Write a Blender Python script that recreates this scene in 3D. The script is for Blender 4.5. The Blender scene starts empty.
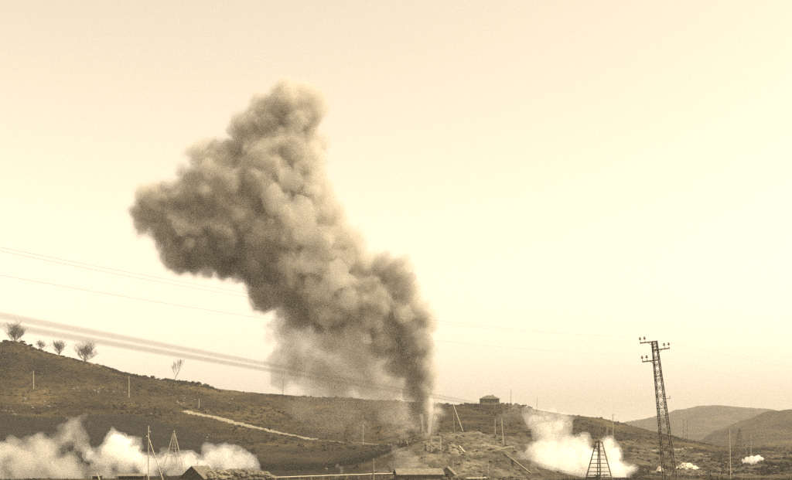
import bpy, math, random
import numpy as np
from mathutils import Vector, Matrix

# ------------------------------------------------------------------ camera, sky, sun, exposure
S = bpy.context.scene
COL = S.collection
F, CX, HY, CZ = 1100.0, 396.0, 445.0, 12.0       # focal length (px of a 792 px wide frame), principal column, horizon row, eye height


def pt(px, py, D):
    return Vector(((px - CX) / F * D, D, CZ + (HY - py) / F * D))


cam_data = bpy.data.cameras.new('camera')
cam = bpy.data.objects.new('camera', cam_data)
COL.objects.link(cam)
cam.location = (0, 0, CZ)
cam.rotation_euler = (math.radians(90), 0, 0)
cam_data.sensor_width = 36
cam_data.lens = 36 * F / 792
cam_data.shift_y = (HY - 240) / 792
cam_data.clip_start = 0.3
cam_data.clip_end = 20000
cam_data.dof.use_dof = True
cam_data.dof.focus_distance = 400
cam_data.dof.aperture_fstop = 2.3
S.camera = cam

SUN_AZ, SUN_EL = math.radians(104), math.radians(50)     # azimuth clockwise from the viewing direction
world = bpy.data.worlds.new('World')
S.world = world
world.use_nodes = True
wn, wl = world.node_tree.nodes, world.node_tree.links
wn.clear()
sky = wn.new('ShaderNodeTexSky')
sky.sky_type = 'NISHITA'
sky.sun_disc = False
sky.sun_elevation = SUN_EL
sky.sun_rotation = SUN_AZ
sky.air_density = 1.0
sky.dust_density = 4.0
bw = wn.new('ShaderNodeRGBToBW')
mul = wn.new('ShaderNodeMath'); mul.operation = 'MULTIPLY'; mul.inputs[1].default_value = 0.15
tint = wn.new('ShaderNodeVectorMath'); tint.operation = 'SCALE'
tint.inputs[0].default_value = (1.0, 0.848, 0.65)         # the toned print: grey light seen in one sepia scale
bg = wn.new('ShaderNodeBackground')
bg.inputs['Strength'].default_value = 1.0
out = wn.new('ShaderNodeOutputWorld')
wl.new(sky.outputs[0], bw.inputs[0]); wl.new(bw.outputs[0], mul.inputs[0]); wl.new(mul.outputs[0], tint.inputs['Scale'])
wl.new(tint.outputs[0], bg.inputs['Color']); wl.new(bg.outputs[0], out.inputs['Surface'])

sun_data = bpy.data.lights.new('sun', 'SUN')
sun_data.energy = 2.0
sun_data.angle = math.radians(0.6)
sun_data.color = (1.0, 0.91, 0.70)
sun = bpy.data.objects.new('sun', sun_data)
COL.objects.link(sun)
sd = Vector((math.sin(SUN_AZ) * math.cos(SUN_EL), math.cos(SUN_AZ) * math.cos(SUN_EL), math.sin(SUN_EL)))
sun.rotation_euler = sd.to_track_quat('Z', 'Y').to_euler()
sun.location = (200, -200, 300)

S.view_settings.view_transform = 'Standard'
S.view_settings.look = 'None'
S.view_settings.exposure = 1.55
S.view_settings.gamma = 1.0
S.render.engine = 'CYCLES'
S.cycles.max_bounces = 14
S.cycles.volume_bounces = 10
S.cycles.diffuse_bounces = 2
S.cycles.glossy_bounces = 1
S.cycles.use_denoising = False
S.cycles.sample_clamp_indirect = 4.0

# ------------------------------------------------------------------ helpers
rng = random.Random(11)
nrg = np.random.default_rng(5)


def tag(o, label=None, cat=None, group=None, kind=None):
    if label: o['label'] = label
    if cat: o['category'] = cat
    if group: o['group'] = group
    if kind: o['kind'] = kind
    return o


def link(name, me, m=None, parent=None):
    o = bpy.data.objects.new(name, me)
    COL.objects.link(o)
    if m is not None and len(me.materials) == 0:
        me.materials.append(m)
    if parent is not None:
        o.parent = parent
    return o


def empty(name, loc, rz=0.0, tilt=0.0):
    o = bpy.data.objects.new(name, None)
    COL.objects.link(o)
    o.location = loc
    o.rotation_euler = (0, tilt, rz)
    o.empty_display_size = 0.3
    return o


class MB:
    """collects primitive shapes into one mesh"""
    def __init__(s):
        s.v, s.f = [], []

    def add(s, vs, fs):
        b = len(s.v)
        s.v += [tuple(p) for p in vs]
        s.f += [tuple(i + b for i in f) for f in fs]
        return s

    def box(s, c, d, rot=None):
        c = Vector(c)
        vs = []
        for z in (-.5, .5):
            for x, y in ((-.5, -.5), (.5, -.5), (.5, .5), (-.5, .5)):
                p = Vector((x * d[0], y * d[1], z * d[2]))
                if rot is not None: p = rot @ p
                vs.append(c + p)
        return s.add(vs, [(3, 2, 1, 0), (4, 5, 6, 7), (0, 1, 5, 4), (1, 2, 6, 5), (2, 3, 7, 6), (3, 0, 4, 7)])

    def bar(s, a, b, w, w2=None, n=4, cap=True):
        a, b = Vector(a), Vector(b)
        w2 = w if w2 is None else w2
        d = (b - a)
        if d.length < 1e-6: return s
        d.normalize()
        up = Vector((0, 0, 1)) if abs(d.z) < .95 else Vector((0, 1, 0))
        x = d.cross(up).normalized(); y = x.cross(d)
        vs = []
        for p, r in ((a, w / 2), (b, w2 / 2)):
            for i in range(n):
                t = 2 * math.pi * (i + .5) / n
                vs.append(p + (x * math.cos(t) + y * math.sin(t)) * r * (1.4142 if n == 4 else 1))
        fs = [(i, (i + 1) % n, n + (i + 1) % n, n + i) for i in range(n)]
        if cap: fs += [tuple(range(n - 1, -1, -1)), tuple(range(n, 2 * n))]
        return s.add(vs, fs)

    def path(s, pts, w, n=5):
        """a swept tube with shared rings"""
        pts = [Vector(p) for p in pts]
        vs, fs = [], []
        for k, p in enumerate(pts):
            d = (pts[min(k + 1, len(pts) - 1)] - pts[max(k - 1, 0)]).normalized()
            up = Vector((0, 0, 1)) if abs(d.z) < .95 else Vector((0, 1, 0))
            x = d.cross(up).normalized(); y = x.cross(d)
            r = (w[k] if isinstance(w, (list, tuple)) else w) / 2
            for i in range(n):
                t = 2 * math.pi * i / n
                vs.append(p + (x * math.cos(t) + y * math.sin(t)) * r)
        for k in range(len(pts) - 1):
            for i in range(n):
                fs.append((k * n + i, k * n + (i + 1) % n, (k + 1) * n + (i + 1) % n, (k + 1) * n + i))
        fs += [tuple(range(n - 1, -1, -1)), tuple((len(pts) - 1) * n + i for i in range(n))]
        return s.add(vs, fs)

    def lathe(s, c, prof, n=10):
        c = Vector(c)
        vs, fs = [], []
        for r, z in prof:
            for i in range(n):
                t = 2 * math.pi * i / n
                vs.append(c + Vector((r * math.cos(t), r * math.sin(t), z)))
        for k in range(len(prof) - 1):
            for i in range(n):
                fs.append((k * n + i, k * n + (i + 1) % n, (k + 1) * n + (i + 1) % n, (k + 1) * n + i))
        fs += [tuple(range(n - 1, -1, -1)), tuple((len(prof) - 1) * n + i for i in range(n))]
        return s.add(vs, fs)

    def mesh(s, name, smooth=False):
        me = bpy.data.meshes.new(name)
        me.from_pydata(s.v, [], s.f)
        if smooth: me.shade_smooth()
        me.update()
        return me

    def build(s, name, m, parent=None, smooth=False):
        return link(name, s.mesh(name, smooth), m, parent)


def np_mesh(name, verts, quads, m=None, smooth=False):
    me = bpy.data.meshes.new(name)
    k = quads.shape[1]
    me.vertices.add(len(verts)); me.vertices.foreach_set('co', np.asarray(verts, np.float32).ravel())
    me.loops.add(quads.size); me.loops.foreach_set('vertex_index', np.asarray(quads, np.int32).ravel())
    me.polygons.add(len(quads))
    me.polygons.foreach_set('loop_start', np.arange(0, quads.size, k, dtype=np.int32))
    me.polygons.foreach_set('loop_total', np.full(len(quads), k, np.int32))
    me.update(calc_edges=True)
    if smooth: me.shade_smooth()
    if m: me.materials.append(m)
    return me


# ---- lattice noise
def vnoise2(x, y, seed=0):
    def h(i, j):
        n = (i * 374761393 + j * 668265263 + seed * 974634301) & 0x7fffffff
        n = ((n ^ (n >> 13)) * 1274126177) & 0x7fffffff
        return ((n ^ (n >> 16)) & 0xffff) / 65535.0
    xi, yi = np.floor(x).astype(np.int64), np.floor(y).astype(np.int64)
    fx, fy = x - xi, y - yi
    fx, fy = fx * fx * (3 - 2 * fx), fy * fy * (3 - 2 * fy)
    return ((h(xi, yi) * (1 - fx) + h(xi + 1, yi) * fx) * (1 - fy) + (h(xi, yi + 1) * (1 - fx) + h(xi + 1, yi + 1) * fx) * fy) * 2 - 1


def fbm2(x, y, oct=4, seed=0):
    a, t = 1.0, 0
    for o in range(oct):
        t = t + a * vnoise2(x, y, seed + o * 17)
        x, y, a = x * 2.03 + 11.3, y * 2.03 + 5.7, a * .5
    return t


def lattice3(shape, cell, r):
    g = r.random([int(n / cell) + 3 for n in shape], dtype=np.float32) * 2 - 1
    for ax, n in enumerate(shape):
        t = np.arange(n, dtype=np.float32) / cell
        i = t.astype(int); fr = t - i; fr = fr * fr * (3 - 2 * fr)
        sh = [1, 1, 1]; sh[ax] = n
        fr = fr.reshape(sh)
        g = np.take(g, i, ax) * (1 - fr) + np.take(g, i + 1, ax) * fr
    return g


def warp_field(f, vox, levels, r):
    """fold the field over itself: sample it at positions stirred by smooth noise. levels: (cell, amplitude)"""
    n = f.shape
    co = []
    for ax in range(3):
        d = np.zeros(n, np.float32)
        for cell, amp in levels:
            d += (amp / vox) * lattice3(n, max(cell / vox, 2), r)
        sh = [1, 1, 1]; sh[ax] = n[ax]
        d += np.arange(n[ax], dtype=np.float32).reshape(sh)
        co.append(np.clip(d, 0, n[ax] - 1.01))
    i = [c.astype(np.int32) for c in co]
    w = [c - k for c, k in zip(co, i)]
    base = (i[0] * n[1] + i[1]) * n[2] + i[2]
    ff = f.ravel()
    g = np.zeros(n, np.float32)
    for a in (0, 1):
        for b in (0, 1):
            for c in (0, 1):
                g += np.take(ff, base + ((a * n[1] + b) * n[2] + c)) * (w[0] if a else 1 - w[0]) * (w[1] if b else 1 - w[1]) * (w[2] if c else 1 - w[2])
    return g


def surface_nets(f):
    """iso-surface of f = 0 as quads, verts in grid units"""
    ins = f > 0
    nx, ny, nz = f.shape
    c = np.zeros((nx - 1, ny - 1, nz - 1), np.uint8)
    for dx in (0, 1):
        for dy in (0, 1):
            for dz in (0, 1):
                c += ins[dx:nx - 1 + dx, dy:ny - 1 + dy, dz:nz - 1 + dz]
    act = (c > 0) & (c < 8)
    ii = np.argwhere(act)
    idx = np.full(act.shape, -1, np.int32)
    idx[act] = np.arange(len(ii))
    acc = np.zeros((len(ii), 3)); cnt = np.zeros(len(ii))
    for ax in range(3):
        o1, o2 = [a for a in range(3) if a != ax]
        for b1 in (0, 1):
            for b2 in (0, 1):
                p = ii.copy(); p[:, o1] += b1; p[:, o2] += b2
                q = p.copy(); q[:, ax] += 1
                fp = f[p[:, 0], p[:, 1], p[:, 2]]; fq = f[q[:, 0], q[:, 1], q[:, 2]]
                ok = (fp > 0) != (fq > 0)
                t = np.where(ok, fp / np.where(ok, fp - fq, 1), 0)
                pos = p.astype(float); pos[:, ax] += t
                acc[ok] += pos[ok]; cnt[ok] += 1
    verts = acc / cnt[:, None]
    quads = []
    for ax in range(3):
        o1, o2 = (ax + 1) % 3, (ax + 2) % 3
        lo = [slice(None)] * 3; hi = [slice(None)] * 3
        lo[ax] = slice(0, -1); hi[ax] = slice(1, None)
        a, b = ins[tuple(lo)], ins[tuple(hi)]
        for sgn in (True, False):
            e = np.argwhere((a == sgn) & (b == (not sgn)))
            e = e[(e[:, o1] > 0) & (e[:, o2] > 0) & (e[:, o1] < f.shape[o1] - 1) & (e[:, o2] < f.shape[o2] - 1)]
            cs = []
            for d1, d2 in ((1, 1), (0, 1), (0, 0), (1, 0)):
                k = e.copy(); k[:, o1] -= d1; k[:, o2] -= d2
                cs.append(idx[k[:, 0], k[:, 1], k[:, 2]])
            q = np.stack(cs, 1)
            quads.append(q if sgn else q[:, ::-1])
    return verts, np.concatenate(quads)


# ------------------------------------------------------------------ materials
def sep(v, s=1.0):
    """the sepia tone of a grey value"""
    return (v, v * (1 - .135 * s), v * (1 - .40 * s), 1)


def mat(name, c1, c2=None, scale=1.0, rough=.9, bump=0.0, detail=6, metallic=0.0, stretch=None):
    m = bpy.data.materials.new(name)
    m.use_nodes = True
    n, l = m.node_tree.nodes, m.node_tree.links
    b = n['Principled BSDF']
    b.inputs['Roughness'].default_value = rough
    b.inputs['Metallic'].default_value = metallic
    b.inputs['Specular IOR Level'].default_value = .25
    c2 = c2 or tuple(x * .6 for x in c1[:3]) + (1,)
    tc = n.new('ShaderNodeTexCoord')
    src = tc.outputs['Object']
    if stretch:
        mp = n.new('ShaderNodeMapping'); mp.inputs['Scale'].default_value = stretch
        l.new(src, mp.inputs[0]); src = mp.outputs[0]
    t = n.new('ShaderNodeTexNoise')
    t.inputs['Scale'].default_value = scale; t.inputs['Detail'].default_value = detail; t.inputs['Roughness'].default_value = .65
    l.new(src, t.inputs['Vector'])
    r = n.new('ShaderNodeValToRGB')
    r.color_ramp.elements[0].position = .32; r.color_ramp.elements[0].color = c2
    r.color_ramp.elements[1].position = .68; r.color_ramp.elements[1].color = c1
    l.new(t.outputs['Fac'], r.inputs[0]); l.new(r.outputs[0], b.inputs['Base Color'])
    if bump:
        bp = n.new('ShaderNodeBump'); bp.inputs['Strength'].default_value = bump; bp.inputs['Distance'].default_value = .1
        l.new(t.outputs['Fac'], bp.inputs['Height']); l.new(bp.outputs[0], b.inputs['Normal'])
    return m


def vol(name, color, density, aniso=0.0):
    m = bpy.data.materials.new(name)
    m.use_nodes = True
    n, l = m.node_tree.nodes, m.node_tree.links
    n.clear()
    o = n.new('ShaderNodeOutputMaterial')
    v = n.new('ShaderNodeVolumePrincipled')
    v.inputs['Color'].default_value = color
    v.inputs['Density'].default_value = density
    v.inputs['Density Attribute'].default_value = ''
    v.inputs['Anisotropy'].default_value = aniso
    l.new(v.outputs[0], o.inputs['Volume'])
    m.cycles.homogeneous_volume = True
    return m


M = {
    'timber': mat('weathered_timber', sep(.20), sep(.10), 2.5, .85, .3, stretch=(1, 1, .2)),
    'pale_timber': mat('pale_timber', sep(.40, .8), sep(.26, .8), 2.0, .85, .2),
    'dark_timber': mat('tarred_timber', sep(.055), sep(.028), 2.0, .85, .2),
    'steel': mat('painted_steel', sep(.10), sep(.06), 3.0, .6, .1),
    'wire': mat('wire_metal', sep(.10), sep(.06), 1.0, .5),
    'cable': mat('steel_cable', sep(.10), sep(.06), 30.0, .6),
    'porcelain': mat('insulator_porcelain', sep(.16), sep(.10), 8.0, .25),
    'roof': mat('roof_sheet', sep(.17), sep(.08), .8, .8, .2),
    'roof_tile': mat('roof_tile', sep(.09), sep(.055), 1.2, .9, .3),
    'plaster': mat('old_plaster', sep(.13), sep(.09), .5, .95, .1),
    'dark_open': mat('dark_interior', sep(.02), sep(.015), 1.0, .9),
    'canvas': mat('pale_canvas', sep(.75, .7), sep(.6, .7), .8, .9, .1),
    'stone': mat('pale_stone', sep(.13, .8), sep(.07, .8), .8, .95, .5),
    'rubble': mat('rubble', sep(.15), sep(.04), 1.6, .95, .6),
    'gravel': mat('pale_gravel', sep(.20), sep(.10), .8, .95, .4),
    'scrub': mat('dry_scrub', sep(.048, 1.2), sep(.018, 1.2), .12, .95),
    'dark_scrub': mat('dark_evergreen_scrub', sep(.026), sep(.012), .2, .95),
    'bark': mat('bare_bark', sep(.07), sep(.045), 1.0, .9),
    'fresh_timber': mat('fresh_timber', sep(.42, .8), sep(.28, .8), 2.0, .85, .2),
    'pipe': mat('pale_pipe', sep(.6, .8), sep(.45, .8), 1.0, .6),
}

# ------------------------------------------------------------------ terrain
ROWS = [   # (distance, 'z' or 'y' row, [(column, value), ...])
    (0, 'z', [(0, 10.3)]), (20, 'z', [(0, 8.8)]), (60, 'z', [(0, 6.0)]), (110, 'z', [(0, 3.6)]), (180, 'z', [(0, 1.5)]), (260, 'z', [(0, .2)]),
    (340, 'z', [(-1500, -1.4), (60, -1.4), (105, 0), (2300, 0)]), (375, 'z', [(-1500, -1.8), (60, -1.8), (105, 0), (2300, 0)]),
    (388, 'y', [(-1500, 485), (60, 485), (105, 479.5), (200, 479), (560, 478.5), (625, 478.5), (655, 473.5), (690, 471), (720, 473), (745, 478), (2300, 478.5)]),
    (400, 'y', [(-1500, 473), (-400, 474), (0, 476), (300, 477), (370, 475), (395, 468), (425, 464), (480, 466), (540, 471), (580, 477), (680, 477), (800, 476), (2300, 478)]),
    (430, 'y', [(-1500, 455), (-400, 462), (0, 470), (100, 472), (200, 473), (330, 473), (370, 467), (395, 455), (425, 449), (480, 451), (530, 459), (580, 472), (660, 473), (720, 473), (792, 472), (2300, 470)]),
    (460, 'y', [(-1500, 440), (-400, 450), (0, 462), (100, 466), (200, 469), (330, 469), (370, 458), (395, 446), (425, 436), (480, 437), (530, 447), (580, 467), (660, 468), (720, 469), (792, 467), (2300, 465)]),
    (500, 'y', [(-1500, 425), (-400, 436), (0, 447), (100, 455), (200, 462), (330, 461), (380, 449), (425, 435), (480, 434), (530, 440), (580, 460), (660, 463), (720, 464), (792, 463), (2300, 460)]),
    (560, 'y', [(-1500, 405), (-400, 415), (0, 430), (100, 438), (200, 450), (300, 452), (380, 446), (425, 434), (480, 432.5), (530, 435), (600, 455), (660, 457), (720, 459), (792, 458), (2300, 455)]),
    (620, 'y', [(-1500, 390), (-400, 400), (0, 413), (100, 424), (200, 438), (300, 444), (380, 441), (425, 432), (480, 430), (530, 432), (600, 447), (660, 452), (720, 455), (792, 455), (2300, 450)]),
    (700, 'y', [(-1500, 360), (-400, 370), (0, 386), (100, 397), (200, 413), (300, 425), (425, 420), (480, 420), (530, 421), (600, 436), (660, 444), (720, 451), (792, 451), (2300, 445)]),
    (800, 'y', [(-1500, 315), (-400, 322), (-50, 335), (0, 341), (15, 338), (40, 348), (80, 360), (120, 370), (160, 378), (185, 380), (210, 384), (222, 389), (250, 391), (300, 396), (350, 398),
                (425, 402), (480, 404), (520, 405), (535, 410), (560, 414), (590, 417), (605, 419), (620, 423), (640, 428), (660, 433), (700, 441), (720, 447), (792, 449), (2300, 440)]),
    (870, 'y', [(-1500, 322), (-400, 330), (0, 352), (100, 374), (200, 392), (300, 402), (425, 406), (530, 413), (600, 423), (660, 437), (700, 444), (720, 447), (792, 447), (2300, 436)]),
    (1000, 'y', [(-1500, 345), (-400, 350), (0, 375), (200, 405), (425, 420), (530, 425), (600, 433), (700, 446), (792, 446), (2300, 436)]),
    (1400, 'z', [(0, 4)]), (2000, 'z', [(0, 0)]), (9000, 'z', [(0, 0)]),
]
TPX = np.arange(-1500, 2301, 5.0)
TD = np.arange(0, 2401, 5.0)
_rows = []
for D_, k_, lst in ROWS:
    xs, ys = zip(*lst)
    v = np.interp(TPX, xs, ys)
    _rows.append(v if k_ == 'z' else CZ + (HY - v) / F * D_)
_rows = np.array(_rows); _ds = [r[0] for r in ROWS]
TAB = np.array([np.interp(TD, _ds, _rows[:, i]) for i in range(len(TPX))])     # [px, D]


def blur(a, s, ax):
    r = int(s * 3) + 1
    k = np.exp(-.5 * (np.arange(-r, r + 1) / s) ** 2); k /= k.sum()
    p = [(0, 0), (0, 0)]; p[ax] = (r, r)
    b = np.pad(a, p, mode='edge')
    return sum(k[i] * np.take(b, np.arange(i, i + a.shape[ax]), ax) for i in range(2 * r + 1))


TAB = blur(blur(TAB, 1.6, 1), 1.0, 0)
HB = ([-1500, 640, 690, 700, 715, 735, 760, 792, 900, 1100, 2300], [452, 452, 447, 442, 432.5, 425, 415.5, 409, 393, 385, 395])
HA = ([-1500, 560, 620, 650, 680, 700, 720, 750, 775, 800, 900, 1100, 2300], [432, 432, 424, 418, 410.5, 407.5, 406.5, 408, 411, 413, 420, 415, 415])


def pxd(X, Y):
    R = np.sqrt(X * X + Y * Y)
    D = np.maximum(Y, .35 * R)
    px = np.clip(CX + F * X / np.maximum(D, 1e-3), -1500, 2300)
    return px, D


def height(X, Y):
    X, Y = np.asarray(X, float), np.asarray(Y, float)
    px, D = pxd(X, Y)
    u = (px + 1500) / 5; w = np.clip(D / 5, 0, len(TD) - 1.001)
    u = np.clip(u, 0, len(TPX) - 1.001)
    i, j = u.astype(int), w.astype(int); a, b = u - i, w - j
    z = (TAB[i, j] * (1 - a) + TAB[i + 1, j] * a) * (1 - b) + (TAB[i, j + 1] * (1 - a) + TAB[i + 1, j + 1] * a) * b
    zb = CZ + (HY - np.interp(px, *HB)) / F * 1600
    za = CZ + (HY - np.interp(px, *HA)) / F * 3000
    z = np.maximum(z, zb * np.exp(-((D - 1600) / 330) ** 2))
    z = np.maximum(z, za * np.exp(-((D - 3000) / 700) ** 2))
    amp = np.interp(D, [0, 250, 380, 450, 700, 1500, 4000], [.05, .15, .35, .7, 1.0, 3.0, 5.0])
    sp_ = np.exp(-((px - 480) / 95) ** 4) * np.interp(D, [380, 400, 500, 540], [0, 1, 1, 0]) + .7 * np.exp(-((px - 690) / 75) ** 4) * np.interp(D, [380, 410, 640, 720], [0, 1, 1, 0])
    z = z + sp_ * (1.5 * np.abs(fbm2(X / 13, Y / 13, 3, 61)) + .9 * fbm2(X / 5, Y / 5, 3, 62) - .7)
    z = z + amp * (fbm2(X / 38, Y / 38, 5, 3) * .8 + .35 * fbm2(X / 9, Y / 9, 3, 9))
    return z


def h1(X, Y):
    return float(height(np.array([X]), np.array([Y]))[0])


def ground(px, D):
    X = (px - CX) / F * D
    return Vector((X, D, h1(X, D)))


_scanD = np.arange(300, 1000, 1.5)


def hit(px, py):
    """the first visible ground point on the sight line through a column and row"""
    X = (px - CX) / F * _scanD
    y = HY - (height(X, _scanD) - CZ) * F / _scanD
    k = np.argmax(y <= py) if (y <= py).any() else int(np.argmin(y))
    return ground(px, float(_scanD[k]))


cols = np.concatenate([np.linspace(-180, -62, 30)[:-1], np.linspace(-62, -24, 50)[:-1], np.linspace(-24, 24, 420)[:-1], np.linspace(24, 62, 50)[:-1], np.linspace(62, 180, 30)])
th = np.radians(cols)
Rr = np.concatenate([[.5], np.geomspace(6, 340, 40)[:-1], np.linspace(340, 900, 330)[:-1], np.geomspace(900, 6000, 130)])
TH, RR = np.meshgrid(th, Rr, indexing='ij')
X, Y = np.sin(TH) * RR, np.cos(TH) * RR
Z = height(X, Y)
nt, nr = X.shape
gi = np.arange(nt * nr).reshape(nt, nr)
quads = np.stack([gi[:-1, :-1], gi[:-1, 1:], gi[1:, 1:], gi[1:, :-1]], -1).reshape(-1, 4)[:, ::-1]
gme = np_mesh('ground', np.stack([X, Y, Z], -1).reshape(-1, 3), quads, None, True)


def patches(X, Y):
    """ground cover: darker lower slope, pale spoil, hillside scrub weight"""
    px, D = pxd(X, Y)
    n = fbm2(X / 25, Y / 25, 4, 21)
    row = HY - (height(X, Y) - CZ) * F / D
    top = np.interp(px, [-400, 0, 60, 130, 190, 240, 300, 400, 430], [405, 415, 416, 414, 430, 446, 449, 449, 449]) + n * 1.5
    field = 1 / (1 + np.exp(-(row - top) / .7)) * (D > 380) * np.interp(px, [-1500, 225, 262, 400, 425], [1, 1, .55, .45, 0])  # weight of the darker tone on the lower left slope
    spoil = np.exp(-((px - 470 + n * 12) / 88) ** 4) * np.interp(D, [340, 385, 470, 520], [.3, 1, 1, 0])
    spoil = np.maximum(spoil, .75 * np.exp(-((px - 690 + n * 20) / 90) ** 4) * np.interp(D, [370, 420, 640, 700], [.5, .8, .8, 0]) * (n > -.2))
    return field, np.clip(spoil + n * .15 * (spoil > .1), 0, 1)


dark_low, spl = patches(X, Y)
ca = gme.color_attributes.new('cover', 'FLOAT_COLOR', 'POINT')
cc = np.zeros((nt * nr, 4), np.float32); cc[:, 0] = dark_low.ravel(); cc[:, 1] = spl.ravel(); cc[:, 3] = 1
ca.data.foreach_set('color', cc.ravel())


def ground_mat():
    m = bpy.data.materials.new('hillside_ground'); m.use_nodes = True
    n, l = m.node_tree.nodes, m.node_tree.links
    b = n['Principled BSDF']; b.inputs['Roughness'].default_value = .95; b.inputs['Specular IOR Level'].default_value = .1
    tc = n.new('ShaderNodeTexCoord')

    def noise(scale, det=8, rough=.65, st=None):
        t = n.new('ShaderNodeTexNoise'); t.inputs['Scale'].default_value = scale; t.inputs['Detail'].default_value = det; t.inputs['Roughness'].default_value = rough
        if st:
            mp = n.new('ShaderNodeMapping'); mp.inputs['Scale'].default_value = st; l.new(tc.outputs['Object'], mp.inputs[0]); l.new(mp.outputs[0], t.inputs['Vector'])
        else:
            l.new(tc.outputs['Object'], t.inputs['Vector'])
        return t.outputs['Fac']

    def rmp(src, stops):
        r = n.new('ShaderNodeValToRGB')
        r.color_ramp.elements[0].position, r.color_ramp.elements[0].color = stops[0]
        r.color_ramp.elements[1].position, r.color_ramp.elements[1].color = stops[-1]
        for p, c in stops[1:-1]:
            e = r.color_ramp.elements.new(p); e.color = c
        l.new(src, r.inputs[0]); return r.outputs[0]

    def mix(f, a, bb, mode='MIX'):
        x = n.new('ShaderNodeMix'); x.data_type = 'RGBA'; x.blend_type = mode
        if isinstance(f, float): x.inputs['Factor'].default_value = f
        else: l.new(f, x.inputs['Factor'])
        l.new(a, x.inputs['A']); l.new(bb, x.inputs['B']); return x.outputs['Result']
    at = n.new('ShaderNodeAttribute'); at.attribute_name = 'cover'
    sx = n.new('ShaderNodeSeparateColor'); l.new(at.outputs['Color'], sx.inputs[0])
    grass = rmp(noise(.018, 10, .76), [(.38, sep(.009, 1.2)), (.46, sep(.019, 1.2)), (.54, sep(.037, 1.2)), (.64, sep(.078, 1.2))])
    fine = rmp(noise(.30, 8, .75), [(.36, sep(.5)), (.64, sep(1.25))])
    grass = mix(1.0, grass, fine, 'MULTIPLY')
    dark_ground = rmp(noise(.12, 8, .7, (.25, 1, 1)), [(.35, sep(.006)), (.7, sep(.016))])  # darker ground tone for the lower left slope
    spoil = rmp(noise(.11, 10, .75), [(.36, sep(.022)), (.5, sep(.07)), (.66, sep(.17))])
    c = mix(sx.outputs[0], grass, dark_ground)
    c = mix(sx.outputs[1], c, spoil)
    l.new(c, b.inputs['Base Color'])
    bp = n.new('ShaderNodeBump'); bp.inputs['Strength'].default_value = .8; bp.inputs['Distance'].default_value = .8
    l.new(noise(.22, 8, .75), bp.inputs['Height']); l.new(bp.outputs[0], b.inputs['Normal'])
    return m


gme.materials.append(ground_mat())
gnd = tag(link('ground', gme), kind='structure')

# ------------------------------------------------------------------ scrub on the slopes
def leaf_clumps(name, spots, m, nleaf, leaf, r, parent=None, squash=.7):
    """many small leaf faces per spot, one mesh"""
    sp = np.asarray(spots, float)                 # x y z size
    n = len(sp)
    d = r.normal(size=(n, nleaf, 3)); d /= np.linalg.norm(d, axis=2, keepdims=True)
    rad = r.random((n, nleaf, 1)) ** .4
    c = d * rad * sp[:, None, 3:4]
    c[:, :, 2] = np.abs(c[:, :, 2]) * squash
    c += sp[:, None, :3]
    a = r.normal(size=(n, nleaf, 3)); a /= np.linalg.norm(a, axis=2, keepdims=True)
    b = np.cross(a, r.normal(size=(n, nleaf, 3))); b /= np.linalg.norm(b, axis=2, keepdims=True)
    s = sp[:, None, 3:4] * leaf * (.6 + .8 * r.random((n, nleaf, 1)))
    q = np.stack([c - a * s - b * s * .6, c + a * s - b * s * .5, c + a * s * .8 + b * s * .6, c - a * s * .7 + b * s * .6], 2).reshape(-1, 3)
    k = np.arange(len(q)).reshape(-1, 4)
    return link(name, np_mesh(name, q, k, m), None, parent)


def scatter(n, pxr, Dr, size, seed, dens):
    r = np.random.default_rng(seed)
    px = r.uniform(*pxr, n); D = r.uniform(Dr[0] ** .5, Dr[1] ** .5, n) ** 2
    Xs = (px - CX) / F * D
    k = dens(px, D, Xs) > r.random(n)
    Xs, D = Xs[k], D[k]
    s = size[0] + (size[1] - size[0]) * r.random(len(Xs)) ** 2.5
    return np.stack([Xs, D, height(Xs, D) - .15 * s, s], 1), r


def d_hill(px, D, Xs):
    f, s = patches(Xs, D)
    n = fbm2(Xs / 30, D / 30, 4, 40)
    return np.clip((n + .15) * 1.3, 0.02, 1) * (1 - f) * (1 - s * .85) * np.interp(D, [450, 520, 700, 800], [.25, .6, 1, 1]) * np.interp(px, [540, 620, 800], [1, 1, 1])


sp, r_ = scatter(30000, (-150, 950), (430, 815), (.4, 1.5), 1, d_hill)
tag(leaf_clumps('hill_scrub', sp, M['scrub'], 9, .38, r_), 'dry low scrub and grass tufts covering the hillside', 'scrub', kind='stuff')


def d_dark(px, D, Xs):
    n = fbm2(Xs / 22, D / 22, 3, 77)
    a = np.clip((n - .10) * 3, 0, 1) * np.interp(D, [520, 640, 800], [0, .8, 1])
    f, s = patches(Xs, D)
    return a * (1 - f) * (1 - s)


sp, r_ = scatter(1500, (96, 222), (784, 806), (.5, 2.0), 3, lambda px, D, Xs: np.clip(.35 + fbm2(Xs / 11, D / 11, 3, 31), 0, 1))
tag(leaf_clumps('ridge_brush', sp, M['dark_scrub'], 14, .28, r_), 'ragged dark brush fringing the ridge around the lone tree', 'scrub', kind='stuff')
sp, r_ = scatter(2600, (-60, 42), (735, 800), (.6, 2.3), 4, lambda px, D, Xs: np.clip(.25 + fbm2(Xs / 14, D / 14, 3, 33), 0, 1))
tag(leaf_clumps('hilltop_brush', sp, M['dark_scrub'], 14, .26, r_), 'dense dark brush under the broad bare tree on the hilltop', 'scrub', kind='stuff')
sp, r_ = scatter(5000, (-120, 420), (405, 610), (.25, .9), 6, lambda px, D, Xs: patches(Xs, D)[0] * np.clip(.1 + fbm2(Xs / 18, D / 9, 3, 91) * .9, 0, 1))
tag(leaf_clumps('slope_weeds', sp, M['scrub'], 9, .34, r_), 'low dry weeds dotting the dark lower slope behind the steam bank', 'weeds', kind='stuff')
sp, r_ = scatter(12000, (-150, 900), (520, 812), (.7, 2.0), 2, d_dark)
tag(leaf_clumps('evergreen_scrub', sp, M['dark_scrub'], 14, .30, r_), 'dark evergreen scrub thickets scattered over the hillside', 'scrub', kind='stuff')

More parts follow.
